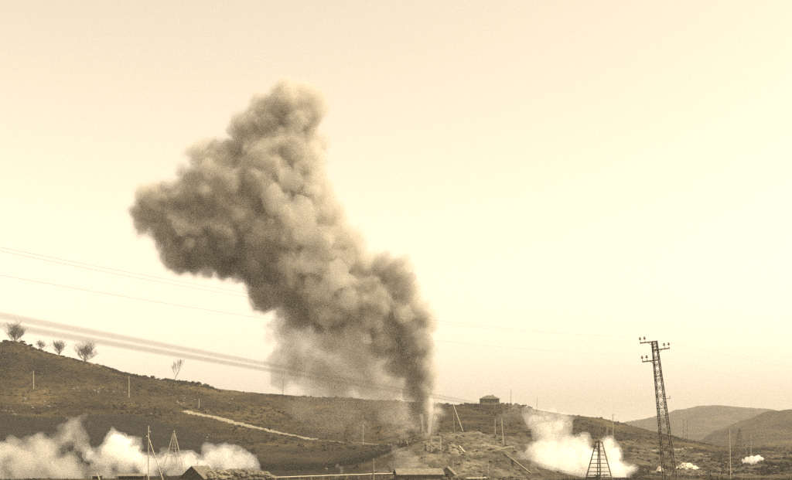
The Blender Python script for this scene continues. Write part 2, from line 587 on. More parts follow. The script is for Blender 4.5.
# ------------------------------------------------------------------ stones, track, pipeline
def rock_verts(r, size, flat=.7):
    t = (1 + 5 ** .5) / 2
    vs = [(-1, t, 0), (1, t, 0), (-1, -t, 0), (1, -t, 0), (0, -1, t), (0, 1, t), (0, -1, -t), (0, 1, -t), (t, 0, -1), (t, 0, 1), (-t, 0, -1), (-t, 0, 1)]
    fs = [(0, 11, 5), (0, 5, 1), (0, 1, 7), (0, 7, 10), (0, 10, 11), (1, 5, 9), (5, 11, 4), (11, 10, 2), (10, 7, 6), (7, 1, 8), (3, 9, 4), (3, 4, 2), (3, 2, 6), (3, 6, 8), (3, 8, 9), (4, 9, 5), (2, 4, 11), (6, 2, 10), (8, 6, 7), (9, 8, 1)]
    sx, sy, sz = r.uniform(.7, 1.3), r.uniform(.7, 1.3), r.uniform(.5, 1.0) * flat
    a = r.uniform(0, 6.28); ca_, sa = math.cos(a), math.sin(a)
    o = []
    for v in vs:
        k = r.uniform(.7, 1.15) * size / 1.9
        x, y, z = v[0] * sx * k, v[1] * sy * k, v[2] * sz * k
        o.append((x * ca_ - y * sa, x * sa + y * ca_, z))
    return o, fs


def heap(name, c, rx, ry, hgt, n, size, m, label, cat, seed, noisy=.3):
    """a mound of loose stones: a lumpy base with many stones bedded in it"""
    r = random.Random(seed)
    b = MB()
    N = 22
    vs, fs = [], []
    for i in range(N + 1):
        for j in range(N + 1):
            u, v = i / N * 2 - 1, j / N * 2 - 1
            x, y = c[0] + u * rx, c[1] + v * ry
            k = max(0, 1 - (u * u + v * v)) ** .8
            z = h1(x, y) - .3 + k * (hgt + .3) * (1 + noisy * float(vnoise2(np.array([x / 2.2]), np.array([y / 2.2]), seed)[0]))
            vs.append((x, y, z))
    for i in range(N):
        for j in range(N):
            p = i * (N + 1) + j
            fs.append((p, p + N + 1, p + N + 2, p + 1))
    b.add(vs, fs)
    for _ in range(n):
        u, v = r.uniform(-1, 1), r.uniform(-1, 1)
        if u * u + v * v > 1: continue
        x, y = c[0] + u * rx, c[1] + v * ry
        k = max(0, 1 - (u * u + v * v)) ** .8
        z = h1(x, y) + k * hgt
        rv, rf = rock_verts(r, size * r.uniform(.4, 1.4))
        b.add([(p[0] + x, p[1] + y, p[2] + z) for p in rv], rf)
    return tag(b.build(name, m), label, cat, kind='stuff')


# pale stones dotted over the hillside
r2 = random.Random(4)
b = MB()
for cx_, cy_, n, s, w in ((22, 402, 14, 12, 6), (38, 407, 10, 9, 4), (12, 412, 8, 10, 3), (75, 388, 10, 6, 3), (100, 391, 16, 14, 3), (118, 394, 8, 10, 3), (190, 398, 10, 8, 5), (180, 404, 6, 6, 4), (232, 402, 4, 6, 3),
                          (160, 415, 8, 14, 5), (345, 420, 16, 14, 6), (365, 424, 12, 8, 5), (485, 428, 8, 16, 4), (330, 440, 4, 12, 3), (210, 436, 8, 14, 4)):
    for _ in range(n):
        p = hit(cx_ + r2.gauss(0, s * .5), cy_ + r2.gauss(0, w * .4))
        rv, rf = rock_verts(r2, .3 + 1.1 * r2.random() ** 2, 1.0)
        b.add([(q[0] + p.x, q[1] + p.y, q[2] + p.z + .1) for q in rv], rf)
tag(b.build('hillside_stones', M['stone']), 'small pale stones strewn over the hillside scrub', 'stones', kind='stuff')


def strip(name, pts, width, m, lift=.15, crumble=.3):
    """a track laid on the ground, with ragged edges and real thickness"""
    P = [hit(*p) for p in pts]
    L = []
    for a, c in zip(P[:-1], P[1:]):
        n = max(2, int((c - a).length / 1.2))
        L += [a.lerp(c, i / n) for i in range(n)]
    L.append(P[-1])
    r = random.Random(3)
    vs, fs = [], []
    for i, p in enumerate(L):
        d = (L[min(i + 1, len(L) - 1)] - L[max(i - 1, 0)]); d.z = 0; d.normalize()
        nrm = Vector((-d.y, d.x, 0))
        w = width[0] + (width[1] - width[0]) * i / len(L)
        for k, u in enumerate((-.5, -.46, 0, .46, .5)):
            q = p + nrm * (u * w * r.uniform(1 - crumble, 1 + crumble))
            vs.append((q.x, q.y, h1(q.x, q.y) + (lift * r.uniform(.5, 1.5) if 0 < k < 4 else -.25)))
    for i in range(len(L) - 1):
        for k in range(4):
            a = i * 5 + k
            fs.append((a, a + 5, a + 6, a + 1))
    return MB().add(vs, fs).build(name, m)


tag(strip('track', [(184, 411.5), (215, 418), (245, 426), (270, 431), (300, 437.5), (318, 440)], (8.5, 4.5), M['gravel'], .35), kind='structure')
tag(strip('track', [(318, 440.5), (350, 443), (385, 444.5), (412, 444)], (1.6, .8), M['gravel'], .1), kind='structure')
tag(strip('track', [(640, 452), (655, 450.5), (675, 449.5), (692, 448)], (2.0, 1.5), M['gravel'], .15), kind='structure')


# ------------------------------------------------------------------ trees and bushes on the skyline
def bare_tree(px, D, hgt, spread, seed, label, nb=5, trunk=.25, stem=.36, dome=True):
    r = random.Random(seed)
    g = ground(px, D)
    root = empty('bare_tree', g)
    tb, cb = MB(), MB()

    def grow(p, d, L, w, lev):
        n = 3
        pts, ws = [p], [w]
        for i in range(n):
            d = (d + Vector((r.gauss(0, .16), r.gauss(0, .16), r.gauss(.06, .1)))).normalized()
            pts.append(pts[-1] + d * L / n); ws.append(w * (1 - .55 * (i + 1) / n))
        (tb if lev == 0 else cb).path(pts, ws, 5 if lev < 2 else 3)
        if lev >= 4: return
        for _ in range(nb if lev < 3 else 4):
            t = r.uniform(.35, 1.0) if lev else r.uniform(.3, 1.0)
            k = min(int(t * n), n - 1)
            q = pts[k].lerp(pts[k + 1], t * n - k)
            a = r.uniform(0, 6.28)
            out_ = Vector((math.cos(a) * spread, math.sin(a) * spread, r.uniform(.25, .9)))
            nd = (d * .5 + out_ * .8).normalized()
            grow(q, nd, L * r.uniform(.55, .85), max(w * .5, .075), lev + 1)
    if dome:
        tb.path([(0, 0, -.5), (.1, 0, .6), (0, .1, 1.3)], [trunk * 3, trunk * 2.6, trunk * 2.2], 7)
        for q in range(14):
            a = q * 2.4 + r.uniform(-.3, .3); el = r.uniform(.1, 1.5)
            grow(Vector((0, 0, r.uniform(.4, 1.3))), Vector((math.cos(a) * math.cos(el), math.sin(a) * math.cos(el), math.sin(el))), hgt * r.uniform(.34, .52), trunk, 1)
    else:
        grow(Vector((0, 0, -.4)), Vector((r.gauss(0, .05), 0, 1)), hgt * stem, trunk * 2, 0)
    tb.build('trunk', M['bark'], root)
    cb.build('crown', M['bark'], root)
    return tag(root, label, 'tree', 'bare trees on the ridge')


bare_tree(15, 789, 17, 1.0, 1, 'broad bare tree on the hilltop amid dense low brush', 5, .3)
bare_tree(41, 796, 8, .7, 2, 'smallest bare tree of the hilltop row, thin and faint', 3, .2)
bare_tree(59, 796, 11.5, .8, 3, 'mid sized round bare tree between the faint sapling and the bushy one', 4)
bare_tree(85, 794, 15, .95, 5, 'dense round bare tree standing lowest of the hilltop row', 5, .3)
bare_tree(174, 797, 15, .4, 8, 'tall thin lone bare tree on the ridge above the gravel track', 4, .2, .5, False)

bush_src = None
for k, (px, s) in enumerate([(4, 2.4), (22, 2.2), (30, 1.8), (112, 1.6), (117, 1.9), (126, 1.7), (133, 1.9), (137, 1.5), (146, 2.0), (152, 2.3), (158, 1.6), (165, 2.2), (169, 1.9), (182, 1.8), (192, 2.0), (198, 2.3), (206, 2.0), (440, 1.5), (516, 1.8), (524, 2.0), (529, 2.2)]):
    g = ground(px, 797)
    r3 = np.random.default_rng(100 + k)
    root = empty('ridge_bush', g)
    lobes = [(r3.uniform(-.7, .7) * s, r3.uniform(-.7, .7) * s, r3.uniform(-.1, .5) * s, s * r3.uniform(.5, .85)) for _ in range(5)]
    leaf_clumps('foliage', lobes, M['dark_scrub'], 60, .17, r3, root)
    st = MB()
    for q in range(3): st.path([(0, 0, -.4), (r3.uniform(-.3, .3), r3.uniform(-.3, .3), .5 * s), (r3.uniform(-.6, .6) * s, r3.uniform(-.6, .6) * s, s * .9)], [.18, .12, .05], 4)
    st.build('stem', M['bark'], root)
    lb = 'dark evergreen bush beneath the broad bare hilltop tree' if px < 40 else 'dark evergreen bush on the ridge between the dense bare tree and the lone one' if px < 173 else \
        'dark evergreen bush on the ridge crest above the gravel track' if px < 300 else 'dark bush on the ridge crest right of the smoke column' if px < 500 else 'dark bush on the ridge knob right of the house'
    tag(root, lb, 'bush', lb.replace('dark evergreen bush', 'bushes').replace('dark bush', 'bushes'))


# ------------------------------------------------------------------ house on the ridge
def house():
    D = 794
    g = ground(489.5, D)
    root = empty('ridge_house', (g.x, g.y, g.z + .5), math.radians(9))
    w, d, h = 12.5, 8.5, 3.6
    wl_ = MB()
    for a, c in (((-w / 2, -d / 2), (w / 2, -d / 2)), ((w / 2, -d / 2), (w / 2, d / 2)), ((w / 2, d / 2), (-w / 2, d / 2)), ((-w / 2, d / 2), (-w / 2, -d / 2))):
        wl_.add([(a[0], a[1], -1), (c[0], c[1], -1), (c[0], c[1], h), (a[0], a[1], h)], [(0, 1, 2, 3)])
    wl_.build('wall', M['plaster'], root)
    o = .9
    e_ = [(-w / 2 - o, -d / 2 - o, h - .2), (w / 2 + o, -d / 2 - o, h - .2), (w / 2 + o, d / 2 + o, h - .2), (-w / 2 - o, d / 2 + o, h - .2), (-2.0, 0, h + 2.5), (2.0, 0, h + 2.5)]
    rf = MB().add(e_, [(0, 1, 5, 4), (1, 2, 5), (2, 3, 4, 5), (3, 0, 4), (3, 2, 1, 0)]).build('roof', M['roof_tile'], root)
    MB().box((2.6, .6, h + 2.4), (.7, .7, 1.4)).build('chimney', M['plaster'], rf)
    MB().box((0, -d / 2 - .02, 1.0), (1.1, .08, 2.2)).build('door', M['dark_timber'], root)
    for x in (-3.6, -1.9, 1.9, 3.6):
        wn_ = MB().box((x, -d / 2 - .02, 1.7), (.9, .08, 1.2)).build('window', M['dark_open'], root)
        MB().box((x, -d / 2 - .07, 1.05), (1.1, .12, .12)).build('sill', M['stone'], wn_)
    tag(root, 'small hip roofed house alone on the ridge right of the smoke column', 'house')


house()


# ------------------------------------------------------------------ poles
def pole(name, px, ytop, ybase, label, w=.34, lean=0.0, m='pale_timber', arm=None, D=None, group=None, cat='pole', stay=None):
    """stands on the ground at (column, row of its foot); lean = columns the top is off the foot"""
    g = hit(px, ybase) if D is None else ground(px, D)
    k = g.y / F
    hgt = (HY - ytop) * k + CZ - g.z
    root = empty(name, g)
    top = Vector((lean * k, 0, hgt))
    MB().path([(0, 0, -.6), top * .5, top], [w * 1.15, w, w * .8], 7).build('shaft', M[m], root)
    if arm:
        for f in arm:
            c = top * f
            a = MB().bar(c + Vector((-.9, -.15, 0)), c + Vector((.9, -.15, 0)), .14).build('cross_arm', M[m], root)
            for s in (-.8, .8):
                MB().lathe(c + Vector((s, -.15, .08)), [(.03, 0), (.03, .14), (.09, .15), (.09, .24), (.05, .32)], 6).build('insulator', M['porcelain'], a)
    if stay:
        MB().bar(top * stay[2], Vector((stay[0] * k, stay[1], -.3 + h1(g.x + stay[0] * k, g.y + stay[1]) - g.z)), stay[3] if len(stay) > 3 else w * .8, n=6).build('stay', M[m], root)
    return tag(root, label, cat, group)


HG = 'slender poles up the hillside'
pole('utility_pole', 33.5, 371, 389, 'slender pale pole on the upper slope beneath the bare trees', .4, group=HG, arm=(.93,))
pole('utility_pole', 129, 376, 398, 'slender pale pole on the slope above the braced pole', .4, group=HG, arm=(.93,))
pole('utility_pole', 199, 399, 409, 'short pole beside the upper end of the gravel track', .4, group=HG)
pole('utility_pole', 283, 379, 397, 'thin dark pole on the skyline next to the smoke veil', .35, m='timber', group=HG, D=795)
pole('utility_pole', 363, 422, 446, 'thin pale pole rising beside the faint lower track', .32, group=HG)
pole('utility_pole', 422, 417, 446, 'pole close left of the smoke jet', .36, D=475, group=HG)
pole('braced_pole', 454.5, 404, 449, 'tall two-legged timber pole right of the smoke jet with its brace slanting right', .28, D=500, stay=(9, -1, .985, .42), lean=-1.5)
pole('utility_pole', 495, 419, 446, 'shorter of two pale poles on the terrace below the house', .36, D=520, group=HG)
pole('utility_pole', 503.5, 418, 464, 'taller slightly leaning pale pole on the terrace below the house', .36, D=456, lean=-2, group=HG)
pole('utility_pole', 511, 389, 405, 'faint thin mast on the ridge right of the house', .3, m='timber', D=795, group=HG)
pole('utility_pole', 537, 397, 410, 'faint thin mast on the ridge over the cream steam puff', .26, m='timber', D=797, group=HG)
pole('utility_pole', 613, 414, 446, 'pale mast behind the white steam with a wire stay slanting left', .4, D=560, stay=(-19, -4, .9, .10), arm=(.97,))
pole('utility_pole', 607, 424, 446, 'short pole next to the stayed mast behind the white steam', .3, D=565, group=HG)
pole('utility_pole', 683.5, 419, 434, 'faint distant pole right of the lattice pylon, left of its twin', .4, D=760, m='timber', group='twin distant poles')
pole('utility_pole', 687.5, 420, 434, 'faint distant pole right of the lattice pylon, right of its twin', .4, D=760, m='timber', group='twin distant poles')
pole('utility_pole', 730.5, 430, 481, 'slim bare pole standing left of the far lattice derrick', .3, D=372, m='pale_timber', lean=-1)
pole('utility_pole', 751, 434, 456, 'thin faint pole close right of the far lattice derrick', .25, D=600, group=HG)
pole('post', 373.5, 458.5, 482, 'short stout timber post standing at the pipeline', .5, D=372, m='timber')
pole('post', 453, 460, 476, 'thin pale post behind the little gabled hut', .22, D=395, group=HG)
pole('post', 488, 461, 478, 'thin pale post on the spoil slope right of the huts', .22, D=392, group=HG)
pole('braced_pole', 148.5, 426, 482, 'pale pole with pin insulators and a long brace leaning right', .36, D=372, stay=(15.5, -1, .78, .30), arm=None)
bp = [o for o in COL.objects if o.get('label', '').startswith('pale pole with pin')][0]
for dz, sx in ((16.2, 1), (14.6, -1), (12.9, 1)):
    MB().bar((0, -.1, dz), (sx * .55, -.1, dz), .09).build('insulator_pin', M['pale_timber'], bp)
    MB().lathe((sx * .55, -.1, dz), [(.05, -.05), (.13, .0), (.13, .2), (.06, .3)], 7).build('insulator', M['canvas'], bp)

# ------------------------------------------------------------------ derricks
def derrick(px, D, base, top, hgt, rz, label, m, levels, w=.3, ladder=True, platform=True, crown=True, cross=False):
    g = ground(px, D)
    root = empty('derrick', g, rz)
    cs = ((-1, -1), (1, -1), (1, 1), (-1, 1))

    def P(i, t):
        r_ = base / 2 + (top / 2 - base / 2) * t
        return Vector((cs[i % 4][0] * r_, cs[i % 4][1] * r_, hgt * t))
    for i in range(4):
        MB().bar(P(i, -.02), P(i, 1), w, w * .8).build('leg', M[m], root)
    for t in levels:
        for i in range(4):
            MB().bar(P(i, t), P(i + 1, t), w * .62).build('girt', M[m], root)
    if cross:
        lv = [0] + list(levels)
        for a, c in zip(lv[:-1], lv[1:]):
            for i in range(4):
                MB().bar(P(i, a), P(i + 1, c), w * .45).bar(P(i + 1, a), P(i, c), w * .45).build('cross_brace', M[m], root)
    if ladder:
        ld = MB()
        for s in (-.25, .25):
            a, c = P(0, 0), P(0, .98)
            off = Vector((s * .7071, -s * .7071, 0)) + Vector((.35, .35, 0))
            ld.bar(a + off, c + off * .6, .12)
        o = ld.build('ladder', M[m], root)
        rg = MB()
        for k in range(int(hgt / .6)):
            t = k * .6 / hgt
            c = P(0, t) + Vector((.35, .35, 0))
            rg.bar(c + Vector((.18, -.18, 0)), c - Vector((.18, -.18, 0)), .07)
        tag(rg.build('rung', M[m], o), kind='stuff')
    if platform:
        MB().box((0, 0, hgt * .055), (base * .99, base * .99, .55)).build('platform', M['dark_timber'], root)
        for k in range(7):
            MB().bar((rng.uniform(-.5, .5) * base, rng.uniform(-.5, .5) * base, hgt * .055), (rng.uniform(-.5, .5) * base, rng.uniform(-.5, .5) * base, hgt * .055 + 1.2), .2).build('prop', M['dark_timber'], root)
    if crown:
        c = MB().box((0, 0, hgt + .15), (top + .5, top + .5, .3)).build('crown_platform', M[m], root)
        MB().lathe((0, 0, hgt + .3), [(.25, 0), (.55, .12), (.55, .4), (.2, .6)], 10).build('crown_pulley', M[m], c)
    return tag(root, label, 'derrick')


fd = derrick(599, 378, 6.4, 1.5, 12.9, math.radians(42), 'tall dark pyramid timber derrick standing before the white steam', 'steel', (.12, .22, .33, .44, .55, .66, .77, .89, 1.0), .34)
derrick(740, 560, 5.2, .7, 15.5, math.radians(20), 'far dark lattice derrick tapering to a point beside the small steam puff', 'steel', (.15, .3, .45, .6, .75, .88, 1.0), .2, ladder=False, platform=False, crown=False, cross=True)
pole('prop_pole', 748, 434.5, 456.5, 'long prop leaning on the far lattice derrick', .22, D=559, lean=-6, m='timber')


def tripod():
    D = 400
    k = D / F
    g = ground(174, D)
    root = empty('timber_tripod', g)
    A = Vector((0, 0, CZ + (HY - 430.5) * k - g.z))
    for x, y in ((-12.5, -1.2), (12, -1.2), (1, 4)):
        MB().bar((x * k, y, -.4), A, .32, .24, 6).build('leg', M['pale_timber'], root)
    for x, y in ((-4, -1.0), (4.5, -1.0)):
        MB().bar((x * k, y, 0), A - Vector((0, 0, 1)), .16, n=5).build('guide_pole', M['pale_timber'], root)
    for t in (.45, .62):
        a, c = Vector((-12.5 * k, -1.2, -.4)).lerp(A, t), Vector((12 * k, -1.2, -.4)).lerp(A, t)
        MB().bar(a, c, .14).build('cross_beam', M['pale_timber'], root)
    MB().lathe(A - Vector((0, 0, .9)), [(.1, 0), (.32, .1), (.32, .4), (.1, .5)], 9).build('pulley', M['steel'], root)
    tag(root, 'pale timber tripod hoist behind the steam roll, right of the braced pole', 'tripod')


tripod()


def well_frame():
    g = hit(436, 451)
    k = g.y / F
    root = empty('well_frame', g)
    zt = CZ + (HY - 437) * k - g.z; zm = CZ + (HY - 443) * k - g.z
    w, d = 3.6, 3.0
    for x in (-w / 2, w / 2):
        for y in (-d / 2, d / 2):
            MB().bar((x, y, -.5 - (1.5 if y < 0 else 0)), (x, y, zt), .38).build('post', M['fresh_timber'], root)
    for y in (-d / 2, d / 2):
        for z in (zt, zm):
            MB().bar((-w / 2 - .2, y - .1, z), (w / 2 + .2, y - .1, z), .34).build('beam', M['fresh_timber'], root)
        MB().bar((-w / 2 - .3, y - .25, -.5), (w / 2, y - .25, zm), .26).build('cross_brace', M['fresh_timber'], root)
        MB().bar((w / 2 + 2.6, y - .3, -1.5), (-w / 2, y - .3, zm), .26).build('cross_brace', M['fresh_timber'], root)
    for x in (-w / 2, w / 2):
        MB().bar((x, -d / 2, zt + .1), (x, d / 2, zt + .1), .22).build('beam', M['fresh_timber'], root)
    MB().lathe((-w / 2 - 2.2, 0, -.5), [(.6, 0), (.6, 1.1), (.35, 1.15), (.35, 2.4), (.5, 2.4), (.5, 2.7)], 12).build('well_casing', M['steel'], root)
    tag(root, 'pale cross braced timber frame at the foot of the smoke jet', 'frame')


well_frame()

# ------------------------------------------------------------------ huts and sheds in the foreground
def gable_hut(name, px, D, w, length, hw, hr, rz, label, wall='dark_timber', roof='roof', base=None, door=True, over=.5):
    """gable end towards -y, ridge along y"""
    g = ground(px, D)
    if base is not None: g.z = base
    root = empty(name, g, rz)
    x, l = w / 2, length
    MB().add([(-x, 0, -.5), (x, 0, -.5), (x, 0, hw), (0, 0, hr), (-x, 0, hw), (-x, l, -.5), (x, l, -.5), (x, l, hw), (0, l, hr), (-x, l, hw)],
             [(0, 1, 2, 3, 4), (6, 5, 9, 8, 7), (1, 6, 7, 2), (5, 0, 4, 9)]).build('wall', M[wall], root)
    sl = (hr - hw) / x
    for s in (-1, 1):
        xe = x + over
        n = 9
        for k in range(n):                        # roof boards, each its own piece
            y0, y1 = -over + (l + 2 * over) * k / n + .015, -over + (l + 2 * over) * (k + 1) / n - .015
            z0, z1 = hr - sl * xe + .05, hr + .05
            t = .1 + rng.uniform(0, .05)
            vs = [(s * xe, y0, z0), (s * xe, y1, z0), (s * .01, y1, z1), (s * .01, y0, z1)]
            vs += [(a, b_, c + t) for a, b_, c in vs]
            fs = [(0, 1, 2, 3), (7, 6, 5, 4), (0, 4, 5, 1), (1, 5, 6, 2), (2, 6, 7, 3), (3, 7, 4, 0)]
            MB().add(vs, fs if s < 0 else [f[::-1] for f in fs]).build('roof_board', M[roof], root)
    if door:
        MB().box((0, -.04, hw * .45), (w * .22, .1, hw * .9)).build('door', M['dark_open'], root)
    return tag(root, label, 'hut')


gable_hut('gable_hut', 192, 377, 9.6, 9, .5, 4.4, math.radians(-24), 'low dark gabled hut with pale roof edges in front of the steam roll', 'dark_timber', 'rubble')
gable_hut('gable_hut', 447, 384, 4.6, 4.5, 1.2, 3.4, math.radians(-12), 'little gabled hut with dark gable beside the long shed', 'timber', 'roof')
gable_hut('long_shed', 441, 381, 5.2, 16, 2.0, 3.7, math.radians(103), 'long low shed with pale board roof and dark side wall', 'dark_timber', 'roof', base=0.0)


def lean_to(px, D, w, d, h0, h1_, label, name='lean_to_shed', roof='roof'):
    g = ground(px, D)
    root = empty(name, g)
    for x in (-w / 2, w / 2):
        MB().bar((x, 0, -.3), (x, 0, h0), .2).build('post', M['timber'], root)
        MB().bar((x, d, -.3), (x, d, h1_), .2).build('post', M['timber'], root)
    MB().box((0, d * .97, h1_ * .45), (w, .12, h1_ * .95)).build('back_wall', M['dark_timber'], root)
    n = max(3, int(w / 1.1))
    for k in range(n):
        x0, x1 = -w / 2 - .3 + (w + .6) * k / n + .02, -w / 2 - .3 + (w + .6) * (k + 1) / n - .02
        z = rng.uniform(0, .05)
        vs = [(x0, -.3, h0 + z), (x1, -.3, h0 + z), (x1, d + .3, h1_ + z), (x0, d + .3, h1_ + z)]
        vs += [(a, b_, c + .09) for a, b_, c in vs]
        MB().add(vs, [(3, 2, 1, 0), (4, 5, 6, 7), (0, 1, 5, 4), (1, 2, 6, 5), (2, 3, 7, 6), (3, 0, 4, 7)]).build('roof_board', M[roof], root)
    return tag(root, label, 'shed')


lean_to(130, 374, 9.5, 4.0, 1.2, 1.9, 'low open lean-to shed with pale roof edge left of the braced pole')
lean_to(95, 374, 3.2, 3.0, 1.1, 1.3, 'small pale roofed shelter at the left end of the lean-to')
pole('leaning_plank', 100, 473.5, 482, 'pale plank leaning against the small shelter', .35, D=373, lean=-3.5, cat='plank')
pole('leaning_plank', 193.5, 461.5, 468, 'thin dark stick poking up from the gabled hut', .14, D=379, lean=4.5, m='timber', cat='stick')

hp = ground(242, 384)
heap('rubble_heap', (hp.x, hp.y, hp.z), 12, 5, 3.2, 420, 1.1, M['rubble'], 'grey rubble heap of loose stones right of the gabled hut', 'rubble', 5)
hp = ground(218, 380)
heap('rubble_heap', (hp.x, hp.y, hp.z), 5.5, 4, 3.0, 160, .9, M['gravel'], 'paler rubble bank leaning on the gabled hut', 'rubble', 6)
M['white_stone'] = mat('whitish_stone', sep(.52, .7), sep(.2, .7), .9, .95, .5)
hp = hit(687, 468)
heap('stone_pile', (hp.x, hp.y, hp.z), 4.6, 3.0, 1.1, 210, 1.2, M['white_stone'], 'bright white stone pile right of the lattice pylon', 'stones', 7)
hp = ground(454, 425)
heap('spoil_heap', (hp.x, hp.y, hp.z), 4.0, 3.0, 2.8, 90, .6, M['gravel'], 'rounded pale spoil heap right of the cross braced frame', 'spoil', 8)


def tent():
    g = hit(661.5, 471.5)
    root = empty('canvas_tent', g, math.radians(10))
    w, l, h = 1.5, 2.4, 1.9
    for s in (-1, 1):
        MB().add([(s * w, 0, -.2), (s * w, l, -.2), (s * w * .5, l, h * .56), (s * w * .5, 0, h * .56), (0, l, h), (0, 0, h)],
                 [(0, 1, 2, 3), (3, 2, 4, 5)]).build('canvas_side', M['canvas'], root)
    MB().add([(-w, .02, -.2), (w, .02, -.2), (0, .02, h)], [(0, 1, 2)]).build('flap', M['canvas'], root)
    MB().bar((0, -.05, -.2), (0, -.05, h + .2), .08).build('tent_pole', M['timber'], root)
    tag(root, 'tiny white peaked tent left of the white stone pile', 'tent')


tent()


def beam(name, a, c, w, label, m='pale_timber'):
    p, q = hit(*a), hit(*c)
    mb = MB().bar(p + Vector((0, 0, .35)), q + Vector((0, 0, .35)), w)
    mb2 = MB().bar(p + Vector((0, -w * 1.4, .3)), q + Vector((0, -w * 1.4, .3)), w * .8)
    root = empty(name, p)
    for b_ in (mb, mb2):
        b_.v = [tuple(Vector(v) - p) for v in b_.v]
        b_.build('timber', M[m], root)
    return tag(root, label, 'timber')


beam('timber_pair', (638, 458.5), (653, 463.5), .55, 'pair of long timbers lying on the slope left of the lattice pylon', 'timber')
beam('timber_pair', (459, 447.5), (465, 454), .4, 'short pair of pale timbers leaning down the spoil slope', 'pale_timber')
beam('timber_pair', (505, 455), (530, 474), .5, 'long dark timbers lying down the spoil slope towards the cream steam', 'timber')


def pipeline(px0, px1, y0, y1, D0, D1, label, w=.3, n=11, m='pipe'):
    a, c = pt(px0, y0, D0), pt(px1, y1, D1)
    root = empty('pipeline', (a + c) / 2)
    o = root.location.copy()
    MB().path([a.lerp(c, i / 20) - o + Vector((0, 0, rng.uniform(-.05, .05))) for i in range(21)], w, 8).build('pipe', M[m], root, True)
    for k in range(n):
        p = a.lerp(c, (k + .3) / n)
        zg = h1(p.x, p.y)
        if p.z - zg > .15:
            MB().box((p.x - o.x, p.y - o.y, (p.z + zg - .3) / 2 - .1 - o.z), (.35, .4, p.z - zg + .3)).build('support', M['timber'], root)
    return tag(root, label, 'pipeline')


pipeline(272, 402, 477.5, 473.2, 376, 382, 'long thin pale pipeline on short props running to the long shed')
pipeline(466, 486, 478.5, 478.0, 377, 377, 'short pale pipe run right of the little gabled hut', .35, 3)


def fence(px0, px1, py, label, hgt=1.2):
    a, c = hit(px0, py), hit(px1, py)
    root = empty('rail_fence', a)
    n = 12
    ps = []
    for i in range(n + 1):
        p = a.lerp(c, i / n); p.z = h1(p.x, p.y); ps.append(p - a)
        MB().bar(p - a + Vector((0, 0, -.3)), p - a + Vector((0, 0, hgt)), .2).build('post', M['pale_timber'], root)
    for z in (.55, 1.05):
        for p, q in zip(ps[:-1], ps[1:]):
            MB().bar(p + Vector((0, -.14, z)), q + Vector((0, -.14, z)), .2).build('rail', M['pale_timber'], root)
    return tag(root, label, 'fence')


fence(481, 514, 450, 'pale rail fence along the terrace edge between the two leaning poles')
fence(388, 408, 446.5, 'pale rail fence on the terrace left of the smoke jet')


r5 = random.Random(9)
b = MB()
for px_, n_ in ((470, 800), (690, 400)):
    for _ in range(n_):
        px2, D2 = px_ + r5.gauss(0, 42), r5.uniform(388, 470) if px_ == 470 else r5.uniform(386, 560)
        p = ground(px2, D2)
        rv, rf = rock_verts(r5, .25 + .9 * r5.random() ** 3)
        b.add([(q[0] + p.x, q[1] + p.y, q[2] + p.z + .05) for q in rv], rf)
tag(b.build('spoil_clods', M['rubble']), 'loose clods and stones strewn over the spoil slopes', 'stones', kind='stuff')


# a cut bank and scrub on the right
def d_bank(px, D, Xs):
    n = fbm2(Xs / 14, D / 14, 3, 55)
    return np.clip((n + .7), 0, 1) * np.exp(-((px - 760) / 52) ** 4) * np.interp(D, [404, 420, 500, 530], [0, 1, 1, 0])


sp, r_ = scatter(5000, (690, 850), (400, 530), (.4, 1.3), 12, d_bank)
tag(leaf_clumps('bank_scrub', sp, M['dark_scrub'], 12, .3, r_), 'dark scrub thicket covering the bank below the far derrick', 'scrub', kind='stuff')


def d_mid(px, D, Xs):
    n = fbm2(Xs / 16, D / 16, 3, 65)
    return np.clip((n - .05) * 2, 0, 1) * np.interp(px, [600, 640, 720, 760], [0, 1, 1, 0])


sp, r_ = scatter(4000, (600, 760), (420, 700), (.4, 1.6), 13, d_mid)
tag(leaf_clumps('valley_scrub', sp, M['scrub'], 12, .32, r_), 'mixed dry bushes on the broken ground round the lattice pylon', 'scrub', kind='stuff')


sp, r_ = scatter(5200, (-80, 880), (366, 386), (.25, .8), 14, lambda px, D, Xs: np.clip((fbm2(Xs / 9, D / 9, 3, 85) + .25) * 1.2, 0, 1))
tag(leaf_clumps('foreground_scrub', sp, M['dark_scrub'], 10, .34, r_), 'dark weeds and low brush along the near edge of the works', 'scrub', kind='stuff')


